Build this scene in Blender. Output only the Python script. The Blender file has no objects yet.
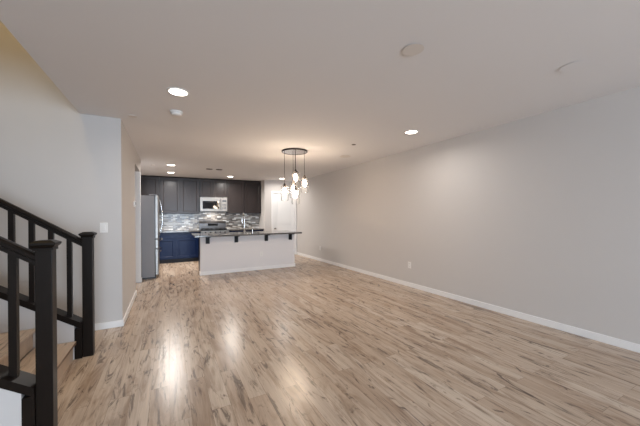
import bpy, bmesh, math, random
from mathutils import Vector, Matrix

random.seed(7)
scene = bpy.context.scene
COL = scene.collection

# ------------------------------------------------------------------ camera
CAM_H = 1.30
YAW, ROLL = math.radians(27.992), math.radians(0.459)
cam_data = bpy.data.cameras.new('camera')
cam_data.sensor_width = 36.0
cam_data.lens = 36.0 * 285.26 / 640.0
cam_data.shift_y = 3.1 / 640.0
cam_data.clip_start = 0.05
cam = bpy.data.objects.new('camera', cam_data)
COL.objects.link(cam)
cam.matrix_world = (Matrix.Translation((0, 0, CAM_H)) @ Matrix.Rotation(-YAW, 4, 'Z')
                    @ Matrix.Rotation(math.radians(90), 4, 'X') @ Matrix.Rotation(-ROLL, 4, 'Z'))
scene.camera = cam

# ------------------------------------------------------------------ world, daylight, exposure
scene.view_settings.view_transform = 'Standard'
scene.view_settings.look = 'None'
scene.view_settings.gamma = 1.0
scene.view_settings.use_curve_mapping = False
scene.view_settings.exposure = 0.42

W_DOWNLIGHT = 7.5       # each recessed lamp of the living area
W_KITCHEN = 25.0         # each recessed lamp of the kitchen
W_WINDOW = 310.0         # daylight through the glass door behind the camera
W_UPSTAIRS = 15.0        # warm lamp over the upper landing
E_BULB = 76.0            # pendant bulbs
C_DAY = (0.70, 0.84, 1.0)
C_LED = (1.0, 0.95, 0.90)
C_WARM = (1.0, 0.74, 0.36)

world = bpy.data.worlds.new('world')
scene.world = world
world.use_nodes = True
world.node_tree.nodes['Background'].inputs[0].default_value = (0.75, 0.85, 1.0, 1)
world.node_tree.nodes['Background'].inputs[1].default_value = 1.0


def area_light(name, loc, rot, sx, sy, power, color, shape='RECTANGLE', spread=180):
    d = bpy.data.lights.new(name, 'AREA')
    d.shape = shape
    d.size = sx
    if shape in ('RECTANGLE', 'ELLIPSE'):
        d.size_y = sy
    d.energy = power
    d.color = color
    d.spread = math.radians(spread)
    o = bpy.data.objects.new(name, d)
    o.location = loc
    o.rotation_euler = rot
    COL.objects.link(o)
    return o


# daylight entering the sliding glass door in the wall behind the camera
area_light('daylight', (0.7, -5.56, 1.22), (math.radians(90), 0, math.radians(0)), 2.6, 2.3, W_WINDOW, C_DAY)
# warm lamp of the upper landing, up the stairwell
area_light('landing_lamp', (-1.32, 3.1, 4.85), (0, 0, 0), 0.3, 0.3, W_UPSTAIRS, C_WARM, 'DISK')

# ------------------------------------------------------------------ dimensions
H = 2.487
XR = 3.88        # right wall
YL = 4.14        # wall behind the stairs
XL = -0.495      # hall wall beside the kitchen
YB = 9.70        # kitchen back wall
YP = 9.00        # pantry front
XP = 2.755       # pantry side
XE = -0.88       # edge of the stairwell opening in the ceiling
YF = -5.5        # wall behind the camera
YI = 6.86        # island front


def lin(c):
    c = c / 255.0
    return c / 12.92 if c <= 0.04045 else ((c + 0.055) / 1.055) ** 2.4


def rgb(r, g, b):
    return (lin(r), lin(g), lin(b), 1.0)


# ------------------------------------------------------------------ materials
def new_mat(name):
    m = bpy.data.materials.new(name)
    m.use_nodes = True
    nt = m.node_tree
    return m, nt, nt.nodes['Principled BSDF']


def plain(name, col, rough=0.5, metal=0.0, coat=0.0, spec=0.5, var=0.04, scale=6.0, bump=0.0, bump_scale=200.0, stretch=None):
    """One coloured surface with a slight procedural variation and optional fine bump."""
    m, nt, b = new_mat(name)
    n = nt.nodes
    tc = n.new('ShaderNodeTexCoord')
    mp = n.new('ShaderNodeMapping')
    if stretch:
        mp.inputs['Scale'].default_value = stretch
    nt.links.new(tc.outputs['Object'], mp.inputs[0])
    no = n.new('ShaderNodeTexNoise')
    no.inputs['Scale'].default_value = scale
    no.inputs['Detail'].default_value = 4
    nt.links.new(mp.outputs[0], no.inputs['Vector'])
    mx = n.new('ShaderNodeMix')
    mx.data_type = 'RGBA'
    mx.inputs['A'].default_value = tuple(c * (1 - var) for c in col[:3]) + (1,)
    mx.inputs['B'].default_value = tuple(min(1, c * (1 + var)) for c in col[:3]) + (1,)
    nt.links.new(no.outputs['Fac'], mx.inputs['Factor'])
    nt.links.new(mx.outputs['Result'], b.inputs['Base Color'])
    b.inputs['Roughness'].default_value = rough
    b.inputs['Metallic'].default_value = metal
    b.inputs['Coat Weight'].default_value = coat
    b.inputs['Coat Roughness'].default_value = 0.12
    b.inputs['Specular IOR Level'].default_value = spec
    if bump:
        n2 = n.new('ShaderNodeTexNoise')
        n2.inputs['Scale'].default_value = bump_scale
        nt.links.new(mp.outputs[0], n2.inputs['Vector'])
        bp = n.new('ShaderNodeBump')
        bp.inputs['Strength'].default_value = bump
        bp.inputs['Distance'].default_value = 0.002
        nt.links.new(n2.outputs['Fac'], bp.inputs['Height'])
        nt.links.new(bp.outputs[0], b.inputs['Normal'])
    return m


def emitter(name, col, strength):
    m, nt, b = new_mat(name)
    b.inputs['Base Color'].default_value = (0.9, 0.9, 0.9, 1)
    b.inputs['Emission Color'].default_value = col
    b.inputs['Emission Strength'].default_value = strength
    return m


def floor_mat(name, along='Y', length=1.25, width=0.125, rough=0.26):
    m, nt, b = new_mat(name)
    n, L = nt.nodes, nt.links
    tc = n.new('ShaderNodeTexCoord')
    sp = n.new('ShaderNodeSeparateXYZ')
    L.new(tc.outputs['Object'], sp.inputs[0])
    cb = n.new('ShaderNodeCombineXYZ')      # plank length on x, width on y
    L.new(sp.outputs['Y' if along == 'Y' else 'X'], cb.inputs['X'])
    L.new(sp.outputs['X' if along == 'Y' else 'Y'], cb.inputs['Y'])
    br = n.new('ShaderNodeTexBrick')
    br.offset = 0.37
    br.offset_frequency = 2
    br.inputs['Color1'].default_value = (0, 0, 0, 1)
    br.inputs['Color2'].default_value = (1, 1, 1, 1)
    br.inputs['Mortar'].default_value = (0.5, 0.5, 0.5, 1)
    br.inputs['Scale'].default_value = 1.0
    br.inputs['Mortar Size'].default_value = 0.0008
    br.inputs['Mortar Smooth'].default_value = 0.1
    br.inputs['Brick Width'].default_value = length
    br.inputs['Row Height'].default_value = width
    L.new(cb.outputs[0], br.inputs['Vector'])
    ident = n.new('ShaderNodeMath'); ident.operation = 'MULTIPLY'; ident.inputs[1].default_value = 37.0
    L.new(br.outputs['Color'], ident.inputs[0])

    def coords(sx, sy):
        mp = n.new('ShaderNodeMapping')
        mp.inputs['Scale'].default_value = (sx, sy, 1)
        L.new(cb.outputs[0], mp.inputs[0])
        ad = n.new('ShaderNodeVectorMath'); ad.operation = 'ADD'
        c3 = n.new('ShaderNodeCombineXYZ')
        L.new(ident.outputs[0], c3.inputs['Z'])
        L.new(ident.outputs[0], c3.inputs['X'])
        L.new(mp.outputs[0], ad.inputs[0])
        L.new(c3.outputs[0], ad.inputs[1])
        return ad.outputs[0]

    def noise(sx, sy, detail, dist, rgh=0.55):
        t = n.new('ShaderNodeTexNoise')
        t.inputs['Scale'].default_value = 1.0
        t.inputs['Detail'].default_value = detail
        t.inputs['Roughness'].default_value = rgh
        t.inputs['Distortion'].default_value = dist
        L.new(coords(sx, sy), t.inputs['Vector'])
        return t.outputs['Fac']

    def ramp(fac, stops):
        r = n.new('ShaderNodeValToRGB')
        e = r.color_ramp.elements
        while len(e) < len(stops):
            e.new(0.5)
        for el, (p, c) in zip(e, stops):
            el.position = p
            el.color = c if isinstance(c, tuple) else (c, c, c, 1)
        L.new(fac, r.inputs[0])
        return r.outputs[0]

    def mix(fac, a, bb, mode='MIX'):
        x = n.new('ShaderNodeMix'); x.data_type = 'RGBA'; x.blend_type = mode
        for sock, val in (('Factor', fac), ('A', a), ('B', bb)):
            if isinstance(val, (tuple, float)):
                x.inputs[sock].default_value = val
            else:
                L.new(val, x.inputs[sock])
        return x.outputs['Result']

    tone = ramp(noise(0.7, 3.5, 3, 0.4), [(0.25, rgb(158, 133, 112)), (0.5, rgb(190, 168, 147)), (0.75, rgb(210, 193, 174))])
    plank = ramp(br.outputs['Color'], [(0.0, rgb(176, 153, 131)), (0.5, rgb(191, 170, 148)), (1.0, rgb(206, 188, 169))])
    col = mix(0.5, tone, plank)
    grain = ramp(noise(2.2, 55, 6, 1.2, 0.65), [(0.32, 0.70), (0.62, 1.08)])
    col = mix(0.7, col, grain, 'MULTIPLY')
    # broad greyish brown heartwood streaks
    streak = ramp(noise(1.0, 6, 5, 2.2), [(0.51, 0.0), (0.66, 1.0)])
    col = mix(mix(0.6, (0, 0, 0, 1), streak), col, rgb(122, 95, 72))
    # thin dark mineral streaks and knots
    dark = ramp(noise(1.1, 9, 6, 2.6, 0.66), [(0.555, 0.0), (0.64, 1.0)])
    col = mix(mix(0.68, (0, 0, 0, 1), dark), col, rgb(66, 50, 40))
    knot = ramp(noise(2.4, 6.5, 5, 2.6, 0.62), [(0.60, 0.0), (0.70, 1.0)])
    col = mix(mix(0.8, (0, 0, 0, 1), knot), col, rgb(62, 46, 36))
    col = mix(br.outputs['Fac'], col, rgb(112, 88, 68))
    L.new(col, b.inputs['Base Color'])
    b.inputs['Roughness'].default_value = rough
    b.inputs['Specular IOR Level'].default_value = 0.5
    hb = n.new('ShaderNodeMath'); hb.operation = 'SUBTRACT'
    L.new(noise(1.5, 40, 3, 0.5), hb.inputs[0])
    L.new(br.outputs['Fac'], hb.inputs[1])
    bp = n.new('ShaderNodeBump')
    bp.inputs['Strength'].default_value = 0.22
    bp.inputs['Distance'].default_value = 0.003
    L.new(hb.outputs[0], bp.inputs['Height'])
    L.new(bp.outputs[0], b.inputs['Normal'])
    return m


def mosaic_mat(name):
    m, nt, b = new_mat(name)
    n, L = nt.nodes, nt.links
    tc = n.new('ShaderNodeTexCoord')
    sp = n.new('ShaderNodeSeparateXYZ')
    L.new(tc.outputs['Object'], sp.inputs[0])
    cb = n.new('ShaderNodeCombineXYZ')
    L.new(sp.outputs['X'], cb.inputs['X'])
    L.new(sp.outputs['Z'], cb.inputs['Y'])
    br = n.new('ShaderNodeTexBrick')
    br.offset = 0.43
    br.inputs['Color1'].default_value = (0, 0, 0, 1)
    br.inputs['Color2'].default_value = (1, 1, 1, 1)
    br.inputs['Mortar'].default_value = (0.45, 0.45, 0.45, 1)
    br.inputs['Scale'].default_value = 1.0
    br.inputs['Mortar Size'].default_value = 0.002
    br.inputs['Brick Width'].default_value = 0.12
    br.inputs['Row Height'].default_value = 0.040
    L.new(cb.outputs[0], br.inputs['Vector'])
    r = n.new('ShaderNodeValToRGB')
    r.color_ramp.interpolation = 'CONSTANT'
    stops = [(0.0, rgb(96, 92, 90)), (0.16, rgb(172, 165, 156)), (0.36, rgb(132, 124, 117)), (0.54, rgb(212, 209, 204)),
             (0.66, rgb(146, 144, 142)), (0.80, rgb(240, 239, 236)), (0.90, rgb(104, 97, 92))]
    e = r.color_ramp.elements
    while len(e) < len(stops):
        e.new(0.5)
    for el, (p, c) in zip(e, stops):
        el.position = p
        el.color = c
    L.new(br.outputs['Color'], r.inputs[0])
    mx = n.new('ShaderNodeMix'); mx.data_type = 'RGBA'
    L.new(br.outputs['Fac'], mx.inputs['Factor'])
    L.new(r.outputs[0], mx.inputs['A'])
    mx.inputs['B'].default_value = rgb(160, 157, 153)
    L.new(mx.outputs['Result'], b.inputs['Base Color'])
    b.inputs['Roughness'].default_value = 0.22
    bp = n.new('ShaderNodeBump'); bp.invert = True
    bp.inputs['Strength'].default_value = 0.3
    bp.inputs['Distance'].default_value = 0.002
    L.new(br.outputs['Fac'], bp.inputs['Height'])
    L.new(bp.outputs[0], b.inputs['Normal'])
    return m


def granite_mat(name):
    m, nt, b = new_mat(name)
    n, L = nt.nodes, nt.links
    tc = n.new('ShaderNodeTexCoord')
    v = n.new('ShaderNodeTexVoronoi'); v.inputs['Scale'].default_value = 140
    L.new(tc.outputs['Object'], v.inputs['Vector'])
    r = n.new('ShaderNodeValToRGB')
    e = r.color_ramp.elements
    e[0].position = 0.0; e[0].color = rgb(58, 56, 56)
    e[1].position = 1.0; e[1].color = rgb(128, 124, 120)
    x = e.new(0.55); x.color = rgb(80, 77, 76)
    L.new(v.outputs['Color'], r.inputs[0])
    L.new(r.outputs[0], b.inputs['Base Color'])
    b.inputs['Roughness'].default_value = 0.12
    return m


def thin_glass(name, tint=(1, 1, 1, 1)):
    """A thin pane: clear with a Fresnel reflection."""
    m = bpy.data.materials.new(name)
    m.use_nodes = True
    nt = m.node_tree
    nt.nodes.clear()
    n, L = nt.nodes, nt.links
    out = n.new('ShaderNodeOutputMaterial')
    tr = n.new('ShaderNodeBsdfTransparent'); tr.inputs[0].default_value = tint
    gl = n.new('ShaderNodeBsdfGlossy'); gl.inputs['Roughness'].default_value = 0.04
    lw = n.new('ShaderNodeLayerWeight'); lw.inputs['Blend'].default_value = 0.12
    mx = n.new('ShaderNodeMixShader')
    L.new(lw.outputs['Fresnel'], mx.inputs[0])
    L.new(tr.outputs[0], mx.inputs[1])
    L.new(gl.outputs[0], mx.inputs[2])
    df = n.new('ShaderNodeBsdfTranslucent'); df.inputs[0].default_value = (0.95, 0.95, 0.95, 1)
    nz = n.new('ShaderNodeTexNoise'); nz.inputs['Scale'].default_value = 30
    mr = n.new('ShaderNodeMath'); mr.operation = 'MULTIPLY'; mr.inputs[1].default_value = 0.03
    L.new(nz.outputs['Fac'], mr.inputs[0])
    m2 = n.new('ShaderNodeMixShader')
    L.new(mr.outputs[0], m2.inputs[0])
    L.new(mx.outputs[0], m2.inputs[1])
    L.new(df.outputs[0], m2.inputs[2])
    L.new(m2.outputs[0], out.inputs['Surface'])
    return m


M = dict(
    panel=plain('wall_paint_lit', rgb(220, 216, 215), 0.7, var=0.012, scale=1.2, bump=0.15, bump_scale=160),  # the wall paint, lightened: the island's brighter light is put into the colour
    wall=plain('wall_paint', rgb(198, 193, 189), 0.75, var=0.015, scale=1.2, bump=0.15, bump_scale=160),
    ceil=plain('ceiling_paint', rgb(226, 223, 222), 0.85, var=0.012, scale=1.0, bump=0.2, bump_scale=120),
    trim=plain('white_trim', rgb(232, 230, 228), 0.4, var=0.01),
    door=plain('white_door', rgb(230, 229, 227), 0.42, var=0.01),
    plastic=plain('white_plastic', rgb(228, 225, 221), 0.4, var=0.01),
    cover=plain('painted_cover', rgb(216, 209, 202), 0.6, var=0.01),
    rail=plain('black_brown_stain', rgb(26, 20, 16), 0.35, spec=0.13, var=0.2, scale=9, stretch=(6, 6, 1), coat=0.0),
    espresso=plain('espresso_wood', rgb(40, 32, 30), 0.3, spec=0.35, var=0.25, scale=7, stretch=(7, 7, 0.7), coat=0.0),
    navy=plain('navy_tone', rgb(14, 29, 62), 0.3, spec=0.14, var=0.15, scale=7, stretch=(7, 7, 0.7), coat=0.0),  # dark blue tone of the base cabinets and island back
    toe=plain('toe_kick_black', rgb(28, 30, 38), 0.6),
    steel=plain('brushed_steel', rgb(142, 139, 135), 0.38, metal=1.0, var=0.05, scale=20, stretch=(1, 1, 12)),
    steel_side=plain('grey_appliance_side', rgb(134, 132, 134), 0.45, var=0.03),
    chrome=plain('chrome', rgb(220, 220, 220), 0.08, metal=1.0, var=0.01),
    black=plain('black_enamel', rgb(24, 24, 26), 0.25, var=0.05),
    blackglass=plain('black_glass', rgb(12, 13, 15), 0.05, var=0.02),
    display=plain('grey_display', rgb(60, 66, 74), 0.15, var=0.05),
    guard=plain('dark_steel', rgb(92, 90, 90), 0.3, metal=0.8, var=0.05),
    iron=plain('cast_iron', rgb(30, 30, 31), 0.55, var=0.1),
    bracket=plain('black_bracket', rgb(15, 15, 18), 0.5, spec=0.25, var=0.08),
    bronze=plain('dark_bronze', rgb(58, 50, 45), 0.35, metal=0.8, var=0.05),
    underside=plain('polished_plate', rgb(205, 200, 196), 0.25, metal=0.9, var=0.03),
    can=plain('dark_baffle', rgb(92, 84, 78), 0.6, var=0.05),
    slot=plain('dark_slot', rgb(50, 48, 46), 0.6),
    floor=floor_mat('laminate_planks', 'Y'),
    tread=floor_mat('laminate_tread', 'Y', 1.4, 0.14, 0.4),
    mosaic=mosaic_mat('mosaic_tile'),
    granite=granite_mat('dark_granite'),
    glass=thin_glass('clear_glass'),
    lens=emitter('lamp_lens', (1.0, 0.91, 0.78, 1), 9.0),
    bulb=emitter('lamp_bulb', (1.0, 0.80, 0.60, 1), E_BULB),
)


# ------------------------------------------------------------------ mesh helpers
def add_box(bm, x0, x1, y0, y1, z0, z1, bev=0.0):
    vs = [bm.verts.new((x, y, z)) for x in (x0, x1) for y in (y0, y1) for z in (z0, z1)]
    idx = [(0, 1, 3, 2), (4, 6, 7, 5), (0, 4, 5, 1), (2, 3, 7, 6), (0, 2, 6, 4), (1, 5, 7, 3)]
    fs = [bm.faces.new([vs[i] for i in f]) for f in idx]
    if bev:
        es = list({e for f in fs for e in f.edges})
        bmesh.ops.bevel(bm, geom=es, offset=bev, segments=2, affect='EDGES', profile=0.6)


def add_prism(bm, pts, axis, a0, a1):
    """Extrude a polygon; axis 'Y': pts are (x,z); axis 'X': (y,z); axis 'Z': (x,y)."""
    def co(p, a):
        return {'Y': (p[0], a, p[1]), 'X': (a, p[0], p[1]), 'Z': (p[0], p[1], a)}[axis]
    lo = [bm.verts.new(co(p, a0)) for p in pts]
    hi = [bm.verts.new(co(p, a1)) for p in pts]
    bm.faces.new(lo)
    bm.faces.new(hi[::-1])
    k = len(pts)
    for i in range(k):
        bm.faces.new([lo[i], hi[i], hi[(i + 1) % k], lo[(i + 1) % k]])


def add_lathe(bm, prof, cx, cy, n=24, closed=True):
    """Revolve a list of (r, z) about a vertical axis."""
    rings = []
    for r, z in prof:
        if r < 1e-5:
            rings.append([bm.verts.new((cx, cy, z))])
        else:
            rings.append([bm.verts.new((cx + r * math.cos(2 * math.pi * i / n), cy + r * math.sin(2 * math.pi * i / n), z)) for i in range(n)])
    for a, b in zip(rings, rings[1:]):
        for i in range(n):
            j = (i + 1) % n
            if len(a) == 1 and len(b) == 1:
                continue
            if len(a) == 1:
                bm.faces.new([a[0], b[i], b[j]])
            elif len(b) == 1:
                bm.faces.new([a[i], a[j], b[0]])
            else:
                bm.faces.new([a[i], a[j], b[j], b[i]])


def add_tube(bm, pts, r, n=10):
    pts = [Vector(p) for p in pts]
    rings = []
    up = Vector((0, 0, 1))
    for i, p in enumerate(pts):
        t = (pts[min(i + 1, len(pts) - 1)] - pts[max(i - 1, 0)]).normalized()
        ref = up if abs(t.z) < 0.95 else Vector((1, 0, 0))
        u = t.cross(ref).normalized()
        w = t.cross(u).normalized()
        rings.append([bm.verts.new(p + r * (math.cos(2 * math.pi * k / n) * u + math.sin(2 * math.pi * k / n) * w)) for k in range(n)])
    for a, b in zip(rings, rings[1:]):
        for k in range(n):
            bm.faces.new([a[k], a[(k + 1) % n], b[(k + 1) % n], b[k]])
    bm.faces.new(rings[0][::-1])
    bm.faces.new(rings[-1])


def origin(o):
    p = Vector((0, 0, 0))
    while o is not None:
        p += o.location
        o = o.parent
    return p


def obj(name, bm, mat, parent=None, loc=None, smooth=False):
    """Link a bmesh (built in world coordinates) as one object, its origin at loc or at its parent."""
    base = origin(parent) if parent else Vector(loc or (0, 0, 0))
    bmesh.ops.recalc_face_normals(bm, faces=bm.faces)
    bmesh.ops.translate(bm, vec=-base, verts=bm.verts)
    me = bpy.data.meshes.new(name)
    bm.to_mesh(me)
    bm.free()
    me.materials.append(mat)
    if smooth:
        for p in me.polygons:
            p.use_smooth = True
        try:
            me.set_sharp_from_angle(angle=math.radians(40))
        except Exception:
            pass
    o = bpy.data.objects.new(name, me)
    COL.objects.link(o)
    if parent:
        o.parent = parent
    else:
        o.location = base
    return o


def box(name, mat, x0, x1, y0, y1, z0, z1, parent=None, bev=0.0, loc=None):
    bm = bmesh.new()
    add_box(bm, x0, x1, y0, y1, z0, z1, bev)
    return obj(name, bm, mat, parent, loc)


def boxes(name, mat, lst, parent=None, bev=0.0):
    bm = bmesh.new()
    for b in lst:
        add_box(bm, *b, bev)
    return obj(name, bm, mat, parent)


def struct(o):
    o['kind'] = 'structure'
    return o


def tag(o, label, cat, group=None):
    o['label'] = label
    o['category'] = cat
    if group:
        o['group'] = group
    return o


def thing(name, label, cat, loc, group=None):
    o = bpy.data.objects.new(name, None)
    o.empty_display_size = 0.1
    o.location = loc
    COL.objects.link(o)
    return tag(o, label, cat, group)


def copy_thing(root, loc, label):
    def cp(o, parent):
        c = o.copy()
        COL.objects.link(c)
        c.parent = parent
        for ch in list(o.children):
            cp(ch, c)
        return c
    r = cp(root, None)
    r.location = loc
    r['label'] = label
    return r


# ------------------------------------------------------------------ the room shell
T = 0.12
struct(box('floor', M['floor'], -4.7, XR + T, YF - T, YB + T, -0.12, 0))
struct(boxes('ceiling', M['ceil'], [
    (XE, XR + T, YF - T, YB + T, H, H + 0.3),
    (-4.7, XE, YF - T, 2.27, H, H + 0.3),
    (-4.7, XE, YL + T, YB + T, H, H + 0.3)]))
struct(box('wall_right', M['wall'], XR, XR + T, YF - T, YB + T, 0, H))
struct(box('wall_stairwell', M['wall'], -4.7, XL, YL, YL + T, 0, H))
struct(boxes('wall_stairwell_upper', M['wall'], [
    (-4.7, XE, YL, YL + T, H, 5.1), (-4.7, XE, 2.15, 2.27, H + 0.3, 5.1),
    (XE, XE + T, 2.15, YL + T, H + 0.3, 5.1), (-4.82, -4.7, 2.15, YL + T, 0, 5.1)]))
struct(box('ceiling_stairwell', M['ceil'], -4.82, XE + T, 2.15, YL + T, 5.1, 5.2))
struct(boxes('wall_hall', M['wall'], [
    (XL - T, XL, YL + T, 5.72, 0, H), (XL - T, XL, 5.72, 6.75, 2.22, H)]))
struct(box('wall_hall_return', M['wall'], -2.2, XL, 6.75, 6.87, 0, H))
struct(box('wall_hall_end', M['wall'], -2.3, -2.2, YL + T, 6.87, 0, H))
struct(box('wall_kitchen_side', M['wall'], -1.17, -1.05, 6.87, YB, 0, H))
struct(box('wall_kitchen_back', M['wall'], -1.17, XR, YB, YB + T, 0, H))
struct(box('wall_backsplash', M['mosaic'], -1.05, XP, YB - 0.012, YB, 0.905, 1.46))
# the pantry closet in the corner: front with a door hole, and a side
DX0, DX1, DZ = 3.04, 3.80, 2.075
struct(boxes('wall_pantry', M['wall'], [
    (XP, DX0, YP, YP + 0.1, 0, H), (DX1, XR, YP, YP + 0.1, 0, H), (DX0, DX1, YP, YP + 0.1, DZ, H),
    (XP, XP + 0.1, YP + 0.1, YB, 0, H)]))
# wall behind the camera with a wide glazed opening; wall left of the living area
struct(boxes('wall_front', M['wall'], [
    (-4.7, -0.6, YF - T, YF, 0, H), (2.0, XR, YF - T, YF, 0, H), (-0.6, 2.0, YF - T, YF, 2.37, H)]))
struct(box('wall_left', M['wall'], -3.2, -3.08, YF, 2.25, 0, H))

# baseboards
BH, BT = 0.078, 0.014


def baseboard(name, lst):
    bm = bmesh.new()
    for (x0, x1, y0, y1) in lst:
        add_box(bm, x0, x1, y0, y1, 0, BH, 0.004)
    return struct(obj(name, bm, M['trim']))


baseboard('baseboard_right', [(XR - BT, XR, YF, YP)])
baseboard('baseboard_stairwell', [(-3.0, XL, YL - BT, YL)])
baseboard('baseboard_hall', [(XL, XL + BT, YL - BT, 5.72)])
baseboard('baseboard_return', [(-2.2, XL, 6.75 - BT, 6.75)])
baseboard('baseboard_hall_return', [(XL, XL + BT, 6.75 - BT, 6.87)])
baseboard('baseboard_pantry', [(XP, DX0 - 0.06, YP - BT, YP)])

# pantry door: slab with two recessed panels, casing and knob
d = struct(boxes('door_1', M['door'], [
    (DX0, DX1, YP + 0.03, YP + 0.06, 0.008, DZ),
    (DX0, DX0 + 0.115, YP + 0.018, YP + 0.03, 0.008, DZ), (DX1 - 0.115, DX1, YP + 0.018, YP + 0.03, 0.008, DZ),
    (DX0 + 0.115, DX1 - 0.115, YP + 0.018, YP + 0.03, DZ - 0.125, DZ),
    (DX0 + 0.115, DX1 - 0.115, YP + 0.018, YP + 0.03, 0.80, 1.00),
    (DX0 + 0.115, DX1 - 0.115, YP + 0.018, YP + 0.03, 0.008, 0.22),
    (DX0 + 0.155, DX1 - 0.155, YP + 0.02, YP + 0.03, 1.04, DZ - 0.165),
    (DX0 + 0.155, DX1 - 0.155, YP + 0.02, YP + 0.03, 0.26, 0.76)]))
bm = bmesh.new()
add_lathe(bm, [(0, 0), (0.026, 0), (0.026, 0.006), (0.012, 0.01), (0.012, 0.035), (0.027, 0.045), (0.028, 0.06), (0.02, 0.07), (0, 0.072)], 0, 0, 18)
bmesh.ops.rotate(bm, verts=bm.verts, matrix=Matrix.Rotation(math.radians(90), 3, 'X'))
bmesh.ops.translate(bm, verts=bm.verts, vec=(DX0 + 0.065, YP + 0.018, 0.90))
obj('door_knob', bm, M['steel'], d, smooth=True)
struct(boxes('trim_1', M['trim'], [
    (DX0 - 0.058, DX0, YP - 0.016, YP, 0, DZ + 0.058), (DX1, DX1 + 0.058, YP - 0.016, YP, 0, DZ + 0.058),
    (DX0, DX1, YP - 0.016, YP, DZ, DZ + 0.058)], bev=0.003))

struct(box('trim_2', M['trim'], XL - 0.14, XL + 0.004, 6.735, 6.7505, BH, 2.22))   # white jamb of the hall opening

# ------------------------------------------------------------------ the stairs
RUN, RISE, NOSE = 0.27, 0.17, -0.754
SY0, SY1 = 2.365, 3.375      # clear width between the knee walls
SLOPE = 0.675


def cap_z(x):                # top of the sloped cap on the knee walls
    return 0.395 + (-0.813 - x) * SLOPE


st = thing('staircase', 'wood-treaded staircase rising to the left between two dark railings', 'stairs', (NOSE, 2.87, 0))
for i in range(12):
    x = NOSE - RUN * i
    z = RISE * (i + 1)
    bm = bmesh.new()
    add_box(bm, x - RUN - 0.02, x, SY0 + 0.002, SY1 - 0.002, z - 0.028, z, 0.006)
    obj('tread', bm, M['tread'], st)
    box('riser', M['tread'] if i == 0 else M['tread'], x - 0.045, x - 0.026, SY0 + 0.002, SY1 - 0.002, z - RISE + (0.0 if i == 0 else 0.001), z - 0.028, st)

XEND = -4.3
for nm, y0, y1, xs in (('wall_stair_near', 2.255, 2.362, -0.753), ('wall_stair_far', 3.378, 3.485, -0.771)):
    bm = bmesh.new()
    add_prism(bm, [(xs, 0), (xs, cap_z(xs) - 0.055), (XEND, cap_z(XEND) - 0.055), (XEND, 0)], 'Y', y0, y1)
    struct(obj(nm, bm, M['wall']))


def railing(y0, side_label, nb, px0):
    """Newel post, handrail, balusters and the sloped cap on the knee wall. y0 is the post's near face."""
    w = 0.078
    x0, x1 = px0, px0 + w
    yc = y0 + w / 2
    t = thing('stair_railing', side_label, 'railing', ((x0 + x1) / 2, yc, 0), 'stair railings')
    bm = bmesh.new()
    add_box(bm, x0, x1, y0, y0 + w, 0, 1.125, 0.003)
    n = obj('newel_post', bm, M['rail'], t)
    bm = bmesh.new()
    e = 0.008
    add_box(bm, x0 - e, x1 + e, y0 - e, y0 + w + e, 1.108, 1.124, 0.003)
    e = 0.020
    z0 = 1.124
    lo = [(x0 - .004, y0 - .004), (x1 + .004, y0 - .004), (x1 + .004, y0 + w + .004), (x0 - .004, y0 + w + .004)]
    mid = [(x0 - e, y0 - e), (x1 + e, y0 - e), (x1 + e, y0 + w + e), (x0 - e, y0 + w + e)]
    top = [(x0 + .006, y0 + .006), (x1 - .006, y0 + .006), (x1 - .006, y0 + w - .006), (x0 + .006, y0 + w - .006)]
    rings = [[bm.verts.new((p[0], p[1], z)) for p in ring] for ring, z in ((lo, z0), (mid, z0 + 0.018), (mid, z0 + 0.030), (top, z0 + 0.044))]
    for a, b in zip(rings, rings[1:]):
        for k in range(4):
            bm.faces.new([a[k], a[(k + 1) % 4], b[(k + 1) % 4], b[k]])
    bm.faces.new(rings[0][::-1]); bm.faces.new(rings[-1])
    obj('post_cap', bm, M['rail'], n)
    # sloped cap over the knee wall, then the square drop at its foot
    bm = bmesh.new()
    cx0 = x0
    add_prism(bm, [(cx0, cap_z(cx0) - 0.022), (cx0, cap_z(cx0)), (XEND, cap_z(XEND)), (XEND, cap_z(XEND) - 0.022)], 'Y', yc - 0.066, yc + 0.066)
    add_prism(bm, [(cx0, cap_z(cx0) - 0.058), (cx0, cap_z(cx0) - 0.022), (XEND, cap_z(XEND) - 0.022), (XEND, cap_z(XEND) - 0.058)], 'Y', yc - 0.060, yc + 0.060)
    obj('wall_cap', bm, M['rail'], t)
    bm = bmesh.new()
    add_box(bm, x0 - 0.0555, x0, yc - 0.0553, yc + 0.0553, 0, cap_z(x0) - 0.055)
    obj('end_trim', bm, M['rail'], t)
    # handrail with a rounded moulded section
    def rail_z(x):
        return 1.108 + (-0.721 - x) * SLOPE
    bm = bmesh.new()
    prof = [(-0.018, -0.075), (0.018, -0.075), (0.018, -0.048), (0.030, -0.040), (0.031, -0.016), (0.022, -0.003), (0.0, 0.0),
            (-0.022, -0.003), (-0.031, -0.016), (-0.030, -0.040), (-0.018, -0.048)]
    xa, xb = x0 + 0.004, XEND
    lo = [bm.verts.new((xa, yc + p, rail_z(xa) + q)) for p, q in prof]
    hi = [bm.verts.new((xb, yc + p, rail_z(xb) + q)) for p, q in prof]
    bm.faces.new(lo); bm.faces.new(hi[::-1])
    for k in range(len(prof)):
        bm.faces.new([lo[k], lo[(k + 1) % len(prof)], hi[(k + 1) % len(prof)], hi[k]])
    obj('handrail', bm, M['rail'], t)
    for k in range(nb):
        bx = (-0.812 if y0 > 3 else -0.800) - 0.1285 * k
        h = 0.018
        bm = bmesh.new()
        add_prism(bm, [(bx - h, cap_z(bx - h)), (bx + h, cap_z(bx + h)), (bx + h, rail_z(bx + h) - 0.074), (bx - h, rail_z(bx - h) - 0.074)], 'Y', yc - h, yc + h)
        obj('baluster', bm, M['rail'], t)
    return t


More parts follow.
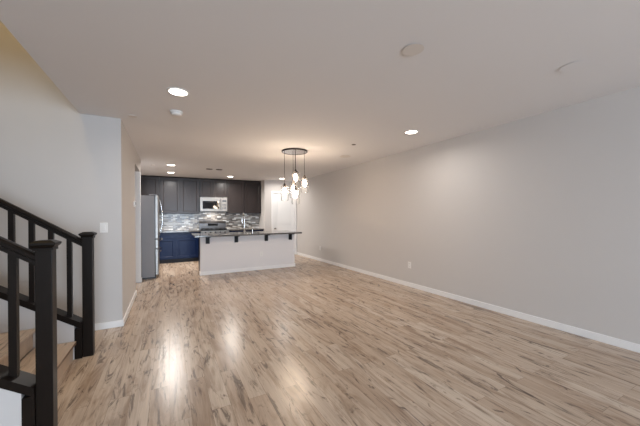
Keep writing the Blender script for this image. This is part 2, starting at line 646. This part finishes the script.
railing(2.27, 'black stair railing nearest the camera, on the low white wall in front of the treads', 6, -0.697)
railing(3.392, 'black stair railing on the far side of the treads, nearer the grey wall', 12, -0.715)

# ------------------------------------------------------------------ kitchen: upper cabinets
YU = 9.37


def panel_door(name, x0, x1, z0, z1, y, mat, parent, rail=0.06, th=0.02):
    """A shaker door: frame, recessed field with a bevelled inner edge; its face at y."""
    bm = bmesh.new()
    add_box(bm, x0, x1, y + 0.009, y + th, z0, z1)
    for b in ((x0, x0 + rail, z0, z1), (x1 - rail, x1, z0, z1), (x0 + rail, x1 - rail, z1 - rail, z1), (x0 + rail, x1 - rail, z0, z0 + rail)):
        add_box(bm, b[0], b[1], y, y + 0.009, b[2], b[3])
    r2 = rail + 0.012
    if x1 - x0 > 0.2 and z1 - z0 > 0.2:
        xs, zs = (x0 + rail, x1 - rail), (z0 + rail, z1 - rail)
        xi, zi = (x0 + r2, x1 - r2), (z0 + r2, z1 - r2)
        o = [bm.verts.new((x, y + 0.0, z)) for x, z in ((xs[0], zs[0]), (xs[1], zs[0]), (xs[1], zs[1]), (xs[0], zs[1]))]
        i = [bm.verts.new((x, y + 0.0088, z)) for x, z in ((xi[0], zi[0]), (xi[1], zi[0]), (xi[1], zi[1]), (xi[0], zi[1]))]
        for k in range(4):
            bm.faces.new([o[k], o[(k + 1) % 4], i[(k + 1) % 4], i[k]])
    return obj(name, bm, mat, parent)


def upper(x0, x1, z0, z1, doors, label):
    t = thing('upper_cabinet', label, 'cabinet', ((x0 + x1) / 2, YB - 0.014, z0), 'dark upper cabinets along the back wall')
    box('carcass', M['espresso'], x0, x1, YU + 0.021, YB - 0.013, z0, z1, t)
    for a, b in doors:
        panel_door('door', a, b, z0 + 0.012, z1 - 0.035, YU, M['espresso'], t)
    bm = bmesh.new()
    add_prism(bm, [(YU + 0.021, z1 - 0.028), (YU + 0.006, z1 - 0.022), (YU - 0.022, z1 + 0.0), (YU + 0.021, z1)], 'X', x0, x1)
    obj('crown_moulding', bm, M['espresso'], t)
    return t


ZT = H - 0.002
upper(-1.045, -0.222, 1.405, ZT, [(-0.98, -0.257)], 'dark espresso upper cabinet above the fridge, leftmost on the back wall')
upper(-0.220, 0.842, 1.405, ZT, [(-0.184, 0.300), (0.332, 0.822)], 'tall two-door espresso upper cabinet left of the microwave')
upper(0.844, 1.644, 1.905, ZT, [(0.866, 1.232), (1.254, 1.626)], 'short two-door espresso upper cabinet directly above the microwave')
upper(1.646, XP - 0.003, 1.405, ZT, [(1.668, 2.180), (2.205, 2.735)], 'tall two-door espresso upper cabinet right of the microwave')

# ------------------------------------------------------------------ base cabinets and worktops
YBF = 9.10


def base(x0, x1, split, label):
    t = thing('base_cabinet', label, 'cabinet', ((x0 + x1) / 2, YB - 0.014, 0), 'navy base cabinets under the back worktop')
    boxes('carcass', M['navy'], [(x0, x1, YBF + 0.021, YB - 0.013, 0.105, 0.868)], t)
    box('toe_kick', M['toe'], x0, x1, YBF + 0.075, YB - 0.013, 0, 0.105, t)
    for a, b in split:
        panel_door('drawer', a, b, 0.705, 0.852, YBF, M['navy'], t, 0.03)
        panel_door('door', a, b, 0.125, 0.690, YBF, M['navy'], t, 0.06)
    return t


base(-1.045, 0.842, [(-0.98, -0.50), (-0.285, 0.165), (0.195, 0.770)], 'navy base cabinet between the fridge and the range')
base(1.648, XP - 0.003, [(1.668, 2.19), (2.21, 2.735)], 'navy base cabinet behind the island, right of the range')


def top(name, x0, x1, label):
    bm = bmesh.new()
    add_box(bm, x0, x1, YBF - 0.025, YB - 0.013, 0.869, 0.905, 0.004)
    tag(obj(name, bm, M['granite'], loc=((x0 + x1) / 2, 9.4, 0.87)), label, 'worktop', 'granite worktops on the back wall')


top('countertop', -1.045, 0.842, 'dark granite worktop left of the range, below the mosaic tiles')
top('countertop', 1.648, XP - 0.003, 'dark granite worktop right of the range, below the mosaic tiles')

# ------------------------------------------------------------------ range
RX0, RX1 = 0.848, 1.642
rg = thing('kitchen_range', 'stainless steel range with raised backguard under the microwave', 'stove', (1.245, 9.4, 0))
boxes('body', M['steel_side'], [(RX0, RX1, 9.09, YB - 0.014, 0.09, 0.895), (RX0 + .03, RX1 - .03, 9.14, YB - 0.014, 0.0, 0.09)], rg)
box('cooktop', M['blackglass'], RX0, RX1, 9.05, 9.595, 0.895, 0.915, rg, 0.003)
bm = bmesh.new()
add_prism(bm, [(9.60, 0.895), (9.60, 1.10), (9.625, 1.165), (YB - 0.014, 1.165), (YB - 0.014, 0.895)], 'X', RX0, RX1)
bk = obj('backguard', bm, M['guard'], rg)
box('display', M['blackglass'], RX0 + .25, RX1 - .25, 9.594, 9.60, 1.02, 1.09, bk)
bm = bmesh.new()
add_box(bm, RX0 + .02, RX1 - .02, 9.055, 9.088, 0.24, 0.76, 0.004)
od = obj('oven_door', bm, M['steel'], rg)
box('window', M['blackglass'], RX0 + .14, RX1 - .14, 9.051, 9.055, 0.36, 0.64, od)
bm = bmesh.new()
add_tube(bm, [(RX0 + .06, 9.015, .72), (RX1 - .06, 9.015, .72)], 0.012)
for x in (RX0 + .1, RX1 - .1):
    add_tube(bm, [(x, 9.015, .72), (x, 9.056, .72)], 0.008)
obj('handle', bm, M['steel'], od, smooth=True)
box('control_panel', M['steel'], RX0, RX1, 9.055, 9.088, 0.775, 0.892, rg, 0.003)
box('storage_drawer', M['steel'], RX0 + .02, RX1 - .02, 9.055, 9.088, 0.095, 0.225, rg, 0.003)
for k in range(5):
    bm = bmesh.new()
    add_tube(bm, [(RX0 + .12 + k * .139, 9.055, .835), (RX0 + .12 + k * .139, 9.022, .835)], 0.021, 16)
    obj('knob', bm, M['black'], rg, smooth=True)
for cx in (RX0 + .2, RX1 - .2):
    for cy in (9.19, 9.45):
        bm = bmesh.new()
        add_lathe(bm, [(0, .915), (.045, .915), (.045, .926), (0, .928)], cx, cy, 20)
        for s in (-1, 1):
            add_box(bm, cx - .15, cx + .15, cy + s * .05 - .006, cy + s * .05 + .006, .938, .95)
            add_box(bm, cx + s * .06 - .006, cx + s * .06 + .006, cy - .12, cy + .12, .938, .95)
            for q in (-1, 1):
                add_box(bm, cx + s * .145 - .006, cx + s * .145 + .006, cy + q * .05 - .006, cy + q * .05 + .006, .915, .938)
        obj('burner_grate', bm, M['iron'], rg)

# ------------------------------------------------------------------ microwave
MX0, MX1, MZ0, MZ1 = 0.848, 1.640, 1.462, 1.900
mw = thing('microwave', 'stainless over-the-range microwave hung under the short cabinet', 'microwave', (1.245, 9.5, MZ0))
box('body', M['steel_side'], MX0, MX1, 9.325, YB - 0.014, MZ0, MZ1, mw)
bm = bmesh.new()
add_box(bm, MX0, 1.455, 9.295, 9.325, MZ0 + .012, MZ1, 0.004)
dr = obj('door', bm, M['steel'], mw)
box('window', M['blackglass'], MX0 + .07, 1.395, 9.291, 9.296, MZ0 + .09, MZ1 - .11, dr)
bm = bmesh.new()
add_tube(bm, [(1.428, 9.265, MZ0 + .06), (1.428, 9.265, MZ1 - .06)], 0.010)
for z in (MZ0 + .09, MZ1 - .09):
    add_tube(bm, [(1.428, 9.265, z), (1.428, 9.297, z)], 0.007)
obj('handle', bm, M['steel'], dr, smooth=True)
cpn = box('control_panel', M['steel'], 1.458, MX1, 9.297, 9.325, MZ0 + .012, MZ1, mw, 0.003)
box('display', M['display'], 1.49, 1.61, 9.294, 9.298, MZ1 - .13, MZ1 - .08, cpn)
boxes('keypad', M['display'], [(1.49 + .042 * i, 1.526 + .042 * i, 9.295, 9.298, MZ0 + .08 + .045 * j, MZ0 + .11 + .045 * j) for i in range(3) for j in range(4)], cpn)
box('vent_grille', M['black'], MX0, MX1, 9.31, 9.325, MZ0, MZ0 + .012, mw)

lamp = area_light('cooktop_lamp', (0, -0.02, -0.006), (0, 0, 0), 0.25, 0.06, 2.5, C_LED)
lamp.parent = mw

# ------------------------------------------------------------------ fridge
FX0, FXB, FX1 = -1.02, -0.262, -0.195
FY0, FY1 = 7.02, 7.93
fr = thing('refrigerator', 'stainless french-door refrigerator with grey side standing at the wall end', 'refrigerator', (-0.65, 7.48, 0))
box('body', M['steel_side'], FX0, FXB, FY0, FY1, 0.03, 1.765, fr, 0.004)
box('gasket', M['black'], FXB, FXB + .012, FY0 + .012, FY1 - .012, 0.075, 1.76, fr)
box('kick_plate', M['black'], FX0 + .03, FXB + .02, FY0 + .02, FY1 - .02, 0.0, 0.06, fr)
for ya in (FY0 + .01, FY1 - .07):
    box('hinge_cover', M['steel_side'], FXB - .1, FXB + .04, ya, ya + .06, 1.776, 1.795, fr)
ym = (FY0 + FY1) / 2
for a, b, hy in ((FY0, ym - .003, ym - .045), (ym + .003, FY1, ym + .045)):
    bm = bmesh.new()
    add_box(bm, FXB + .012, FX1, a, b, 0.845, 1.775, 0.008)
    dd = obj('door', bm, M['steel'], fr)
    bm = bmesh.new()
    pts = []
    for k in range(13):
        s = k / 12
        pts.append((FX1 + 0.012 + 0.062 * math.sin(math.pi * s) ** 0.7, hy, 0.90 + 0.80 * s))
    add_tube(bm, pts, 0.012)
    obj('handle', bm, M['chrome'], dd, smooth=True)
for z0, z1, hz in ((0.634, 0.831, 0.80), (0.07, 0.620, 0.57)):
    bm = bmesh.new()
    add_box(bm, FXB + .012, FX1, FY0, FY1, z0, z1, 0.008)
    dd = obj('freezer_drawer', bm, M['steel'], fr)
    bm = bmesh.new()
    pts = []
    for k in range(13):
        s = k / 12
        pts.append((FX1 + 0.010 + 0.060 * math.sin(math.pi * s) ** 0.6, FY0 + .06 + (FY1 - FY0 - .12) * s, hz))
    add_tube(bm, pts, 0.012)
    obj('handle', bm, M['chrome'], dd, smooth=True)

# ------------------------------------------------------------------ island
IX0, IX1 = 0.622, 2.885
isl = thing('kitchen_island', 'pale painted kitchen island with black brackets under an overhanging top', 'kitchen island', (1.75, 7.2, 0))
box('panel', M['panel'], IX0, IX1, YI, YI + 0.12, 0, 0.862, isl)
boxes('cabinet_back', M['navy'], [(IX0 + .02, IX1 - .02, YI + 0.12, YI + 0.70, 0.1, 0.862), (IX0 + .02, IX1 - .02, YI + 0.12, YI + 0.63, 0, 0.1)], isl)
boxes('baseboard', M['trim'], [(IX0 - BT, IX1 + BT, YI - BT, YI, 0, BH), (IX0 - BT, IX0, YI, YI + .12, 0, BH), (IX1, IX1 + BT, YI, YI + .12, 0, BH)], isl, 0.003)
for cx in (0.775, 1.405, 2.13, 2.765):
    bm = bmesh.new()
    w = 0.04
    pts = [(YI - 0.001, 0.861), (YI - 0.20, 0.861), (YI - 0.20, 0.845), (YI - 0.055, 0.842), (YI - 0.04, 0.825), (YI - 0.04, 0.70), (YI - 0.001, 0.70)]
    add_prism(bm, pts, 'X', cx - w, cx + w)
    obj('bracket', bm, M['bracket'], isl)

TX0, TX1, TY0, TY1 = 0.49, 2.985, YI - 0.27, YI + 0.76
it = boxes('island_countertop', M['granite'], [
    (TX0, TX1, TY0, TY1, 0.8635, 0.9)], bev=0.004)
tag(it, 'dark granite countertop overhanging the pale kitchen island', 'countertop')
fx, fy = 1.745, YI + 0.62
fc = thing('faucet', 'tall gooseneck kitchen faucet standing on the island countertop', 'faucet', (fx, fy, 0.9))
bm = bmesh.new()
add_lathe(bm, [(0, .9), (.030, .9), (.030, .912), (.022, .922), (.020, 1.0), (.016, 1.01), (0, 1.01)], fx, fy, 18)
obj('base', bm, M['chrome'], fc, smooth=True)
bm = bmesh.new()
pts = [(fx, fy, 1.0), (fx, fy, 1.15), (fx, fy, 1.28)]
for k in range(1, 13):
    a = math.pi * k / 12
    pts.append((fx - 0.05 * (1 - math.cos(a)), fy - 0.09 * (1 - math.cos(a)), 1.28 + 0.11 * math.sin(a)))
pts.append((fx - 0.1, fy - 0.18, 1.22))
add_tube(bm, pts, 0.013, 12)
obj('spout', bm, M['chrome'], fc, smooth=True)
bm = bmesh.new()
add_tube(bm, [(fx - 0.1, fy - 0.18, 1.23), (fx - 0.1, fy - 0.18, 1.13)], 0.018, 12)
obj('spray_head', bm, M['chrome'], fc, smooth=True)
bm = bmesh.new()
add_tube(bm, [(fx + .018, fy, .965), (fx + .05, fy, .975), (fx + .095, fy, 1.0)], 0.008)
obj('lever', bm, M['chrome'], fc, smooth=True)
sx = 1.955
sd = thing('soap_dispenser', 'small steel soap dispenser right of the gooseneck faucet', 'soap dispenser', (sx, fy, 0.9))
bm = bmesh.new()
add_lathe(bm, [(0, .9), (.022, .9), (.022, .908), (.014, .915), (.014, .955), (.009, .958), (.009, .975), (0, .975)], sx, fy, 16)
obj('body', bm, M['chrome'], sd, smooth=True)
bm = bmesh.new()
add_tube(bm, [(sx, fy, .972), (sx, fy - .02, .98), (sx, fy - .085, .972)], 0.008)
obj('nozzle', bm, M['chrome'], sd, smooth=True)


# ------------------------------------------------------------------ outlets, switch, thermostat
def outlet(loc, normal, label, group='white wall outlets'):
    """A duplex outlet plate on a wall facing -X or -Y."""
    t = thing('wall_outlet', label, 'outlet', loc, group)
    x, y, z = loc

    def bx(name, mat, a0, a1, z0, z1, d0, d1, par):
        if normal == '-X':
            return box(name, mat, x - d1, x - d0, y + a0, y + a1, z + z0, z + z1, par, 0.001)
        return box(name, mat, x + a0, x + a1, y - d1, y - d0, z + z0, z + z1, par, 0.001)
    bx('plate', M['plastic'], -.036, .036, -.058, .058, 0.0005, .006, t)
    for c in (-.024, .024):
        s = bx('socket', M['plastic'], -.017, .017, c - .014, c + .014, .006, .009, t)
        for a in (-.007, .007):
            bx('slot', M['slot'], a - .0015, a + .0015, c - .004, c + .007, .009, .0095, s)
    return t


outlet((XR, 3.83, 0.395), '-X', 'white outlet low on the long right wall')
outlet((XR, 7.30, 0.37), '-X', 'white outlet near the far end of the right wall, by the island')
outlet((2.01, YI, 0.385), '-Y', 'white outlet on the front of the kitchen island')

sw = thing('light_switch', 'white light switch on the grey wall beside the stair newel post', 'switch', (-0.668, YL, 1.185))
box('plate', M['plastic'], -0.668 - .038, -0.668 + .038, YL - .007, YL - .0005, 1.127, 1.243, sw, 0.002)
for c in (0,):
    box('rocker', M['plastic'], -0.668 + c - .016, -0.668 + c + .016, YL - .012, YL - .007, 1.152, 1.218, sw, 0.002)
th = thing('thermostat', 'small thermostat on the hall wall before the fridge', 'thermostat', (XL, 5.52, 1.52))
box('body', M['plastic'], XL + .0005, XL + .024, 5.465, 5.575, 1.475, 1.565, th, 0.004)
box('screen', M['display'], XL + .024, XL + .0255, 5.485, 5.555, 1.505, 1.55, th)

# ------------------------------------------------------------------ ceiling fixtures
GL = 'recessed ceiling lights'


def recessed(x, y, label, power=None):
    t = thing('recessed_light', label, 'ceiling light', (x, y, H), GL)
    bm = bmesh.new()
    add_lathe(bm, [(.078, H - .002), (.080, H - .007), (.098, H - .007), (.103, H - .0005), (.078, H - .0005)], x, y, 40)
    obj('trim_ring', bm, M['plastic'], t, smooth=True)
    bm = bmesh.new()
    add_lathe(bm, [(0, H - .0035), (.079, H - .0035), (.079, H - .001), (0, H - .001)], x, y, 40)
    obj('lens', bm, M['lens'], t)
    l = area_light('downlight_lamp', (0, 0, -0.012), (0, 0, 0), 0.15, 0.15, W_DOWNLIGHT, C_LED, 'DISK', 165)
    l.parent = t
    if power:
        l.data.energy = power
    return t


first = recessed(0.09, 3.01, 'large glowing recessed ceiling light nearest the stairs')
copy_thing(first, (3.06, 2.97, H), 'glowing recessed ceiling light close to the long right wall')
kitchen = recessed(0.06, 7.30, 'glowing recessed kitchen light, nearer of the two in line with the fridge', W_KITCHEN)
copy_thing(kitchen, (0.07, 8.52, H), 'glowing recessed kitchen light closest to the cabinets left of the microwave')
copy_thing(kitchen, (1.62, 8.66, H), 'glowing recessed kitchen light in front of the microwave')
recessed(3.16, 8.46, 'glowing recessed kitchen light in front of the white pantry door', W_KITCHEN * 0.32)

sm = thing('smoke_detector', 'round white smoke detector behind the nearest recessed light', 'smoke detector', (0.09, 3.59, H))
bm = bmesh.new()
add_lathe(bm, [(0, H - .0005), (.066, H - .0005), (.066, H - .012), (.060, H - .016), (0, H - .016)], .09, 3.59, 32)
obj('base', bm, M['plastic'], sm, smooth=True)
bm = bmesh.new()
add_lathe(bm, [(.056, H - .016), (.054, H - .036), (.044, H - .044), (0, H - .046)], .09, 3.59, 32)
obj('cover', bm, M['plastic'], sm, smooth=True)


def disc(name, x, y, r, h, mat, label, cat, group=None, groove=False):
    t = thing(name, label, cat, (x, y, H), group)
    bm = bmesh.new()
    if groove:        # a thin plate hung on a narrower neck, leaving a shadow gap
        add_lathe(bm, [(0, H - .0005), (r - .02, H - .0005), (r - .02, H - h + .001), (r, H - h + .001), (r, H - h), (0, H - h)], x, y, 40)
        obj('plate', bm, mat, t)
    else:
        add_lathe(bm, [(0, H - .0005), (r, H - .0005), (r, H - h * .6), (r - .006, H - h), (0, H - h)], x, y, 40)
        obj('plate', bm, mat, t)
    return t


disc('ceiling_cover_plate', 1.55, 1.48, 0.074, 0.008, M['cover'], 'round painted cover plate on the ceiling nearest the camera', 'cover plate', 'round ceiling cover plates', True)
disc('ceiling_cover_plate', 2.87, 1.06, 0.085, 0.006, M['ceil'], 'faint round painted cover plate at upper right of the ceiling', 'cover plate', 'round ceiling cover plates', True)
disc('ceiling_cover_plate', 3.10, 4.75, 0.11, 0.012, M['cover'], 'round painted cover plate on the ceiling right of the pendant', 'cover plate', 'round ceiling cover plates', True)
disc('sprinkler_cover', -0.36, 3.96, 0.045, 0.008, M['cover'], 'small round sprinkler cover above the hall wall corner', 'sprinkler', 'sprinkler covers')
disc('sprinkler_cover', 2.73, 3.92, 0.035, 0.008, M['can'], 'small dark sprinkler cover between pendant and right wall light', 'sprinkler', 'sprinkler covers')
disc('sprinkler_cover', -0.30, 7.47, 0.04, 0.008, M['cover'], 'small round sprinkler cover above the fridge', 'sprinkler', 'sprinkler covers')


def can(x, y, label):
    t = thing('ceiling_speaker', label, 'speaker', (x, y, H), 'dark ceiling speakers')
    bm = bmesh.new()
    add_lathe(bm, [(.062, H - .004), (.064, H - .010), (.074, H - .010), (.078, H - .0005), (.062, H - .0005)], x, y, 32)
    obj('rim', bm, M['can'], t, smooth=True)
    bm = bmesh.new()
    add_lathe(bm, [(0, H - .006), (.063, H - .006), (.063, H - .001), (0, H - .001)], x, y, 32)
    obj('grille', bm, M['can'], t)


can(0.90, 7.50, 'left one of two small dark round grilles over the island')
can(1.13, 7.48, 'right one of two small dark round grilles over the island')

# ------------------------------------------------------------------ pendant cluster
PX, PY = 2.03, 4.78
pd = thing('pendant_chandelier', 'five clear glass jar pendants hanging from one round dark canopy', 'pendant light', (PX, PY, H))
bm = bmesh.new()
add_lathe(bm, [(0, H - .0005), (.225, H - .0005), (.235, H - .006), (.235, H - .024), (.228, H - .028), (.222, H - .028), (.222, H - .018), (0, H - .018)], PX, PY, 48)
cn = obj('canopy', bm, M['bronze'], pd, smooth=True)
bm = bmesh.new()
add_lathe(bm, [(0, H - .0182), (.2215, H - .0182), (.2215, H - .024), (0, H - .026)], PX, PY, 48)
obj('plate', bm, M['underside'], cn, smooth=True)
# along the view: u to the right in the picture, v away from the camera
U = Vector((0.92, -0.392, 0)); V = Vector((0.392, 0.92, 0))
for a, b, zc in ((0.015, 0.0, 2.12), (0.175, 0.0, 2.015), (-0.185, 0.0, 1.87), (-0.03, 0.17, 1.93), (0.01, -0.17, 1.80)):
    c = Vector((PX, PY, 0)) + U * a + V * b
    x, y = c.x, c.y
    bm = bmesh.new()
    add_lathe(bm, [(0, zc + .03), (.010, zc + .03), (.016, zc + .012), (.030, zc + .004), (.034, zc - .012), (.022, zc - .014), (.020, zc - .05), (0, zc - .05)], x, y, 20)
    s = obj('lamp_socket', bm, M['bronze'], pd, smooth=True)
    bm = bmesh.new()
    add_tube(bm, [(x, y, zc + .025), (x, y, H - .025)], 0.004, 8)
    obj('cord', bm, M['bronze'], s)
    bm = bmesh.new()
    add_lathe(bm, [(.034, zc - .006), (.056, zc - .014), (.066, zc - .032), (.067, zc - .27), (.058, zc - .285), (.05, zc - .287)], x, y, 32)
    obj('glass_shade', bm, M['glass'], s, smooth=True)
    bm = bmesh.new()
    add_lathe(bm, [(0, zc - .05), (.013, zc - .05), (.016, zc - .062), (.031, zc - .10), (.035, zc - .135), (.028, zc - .162), (.012, zc - .178), (0, zc - .18)], x, y, 20)
    obj('bulb', bm, M['bulb'], s, smooth=True)
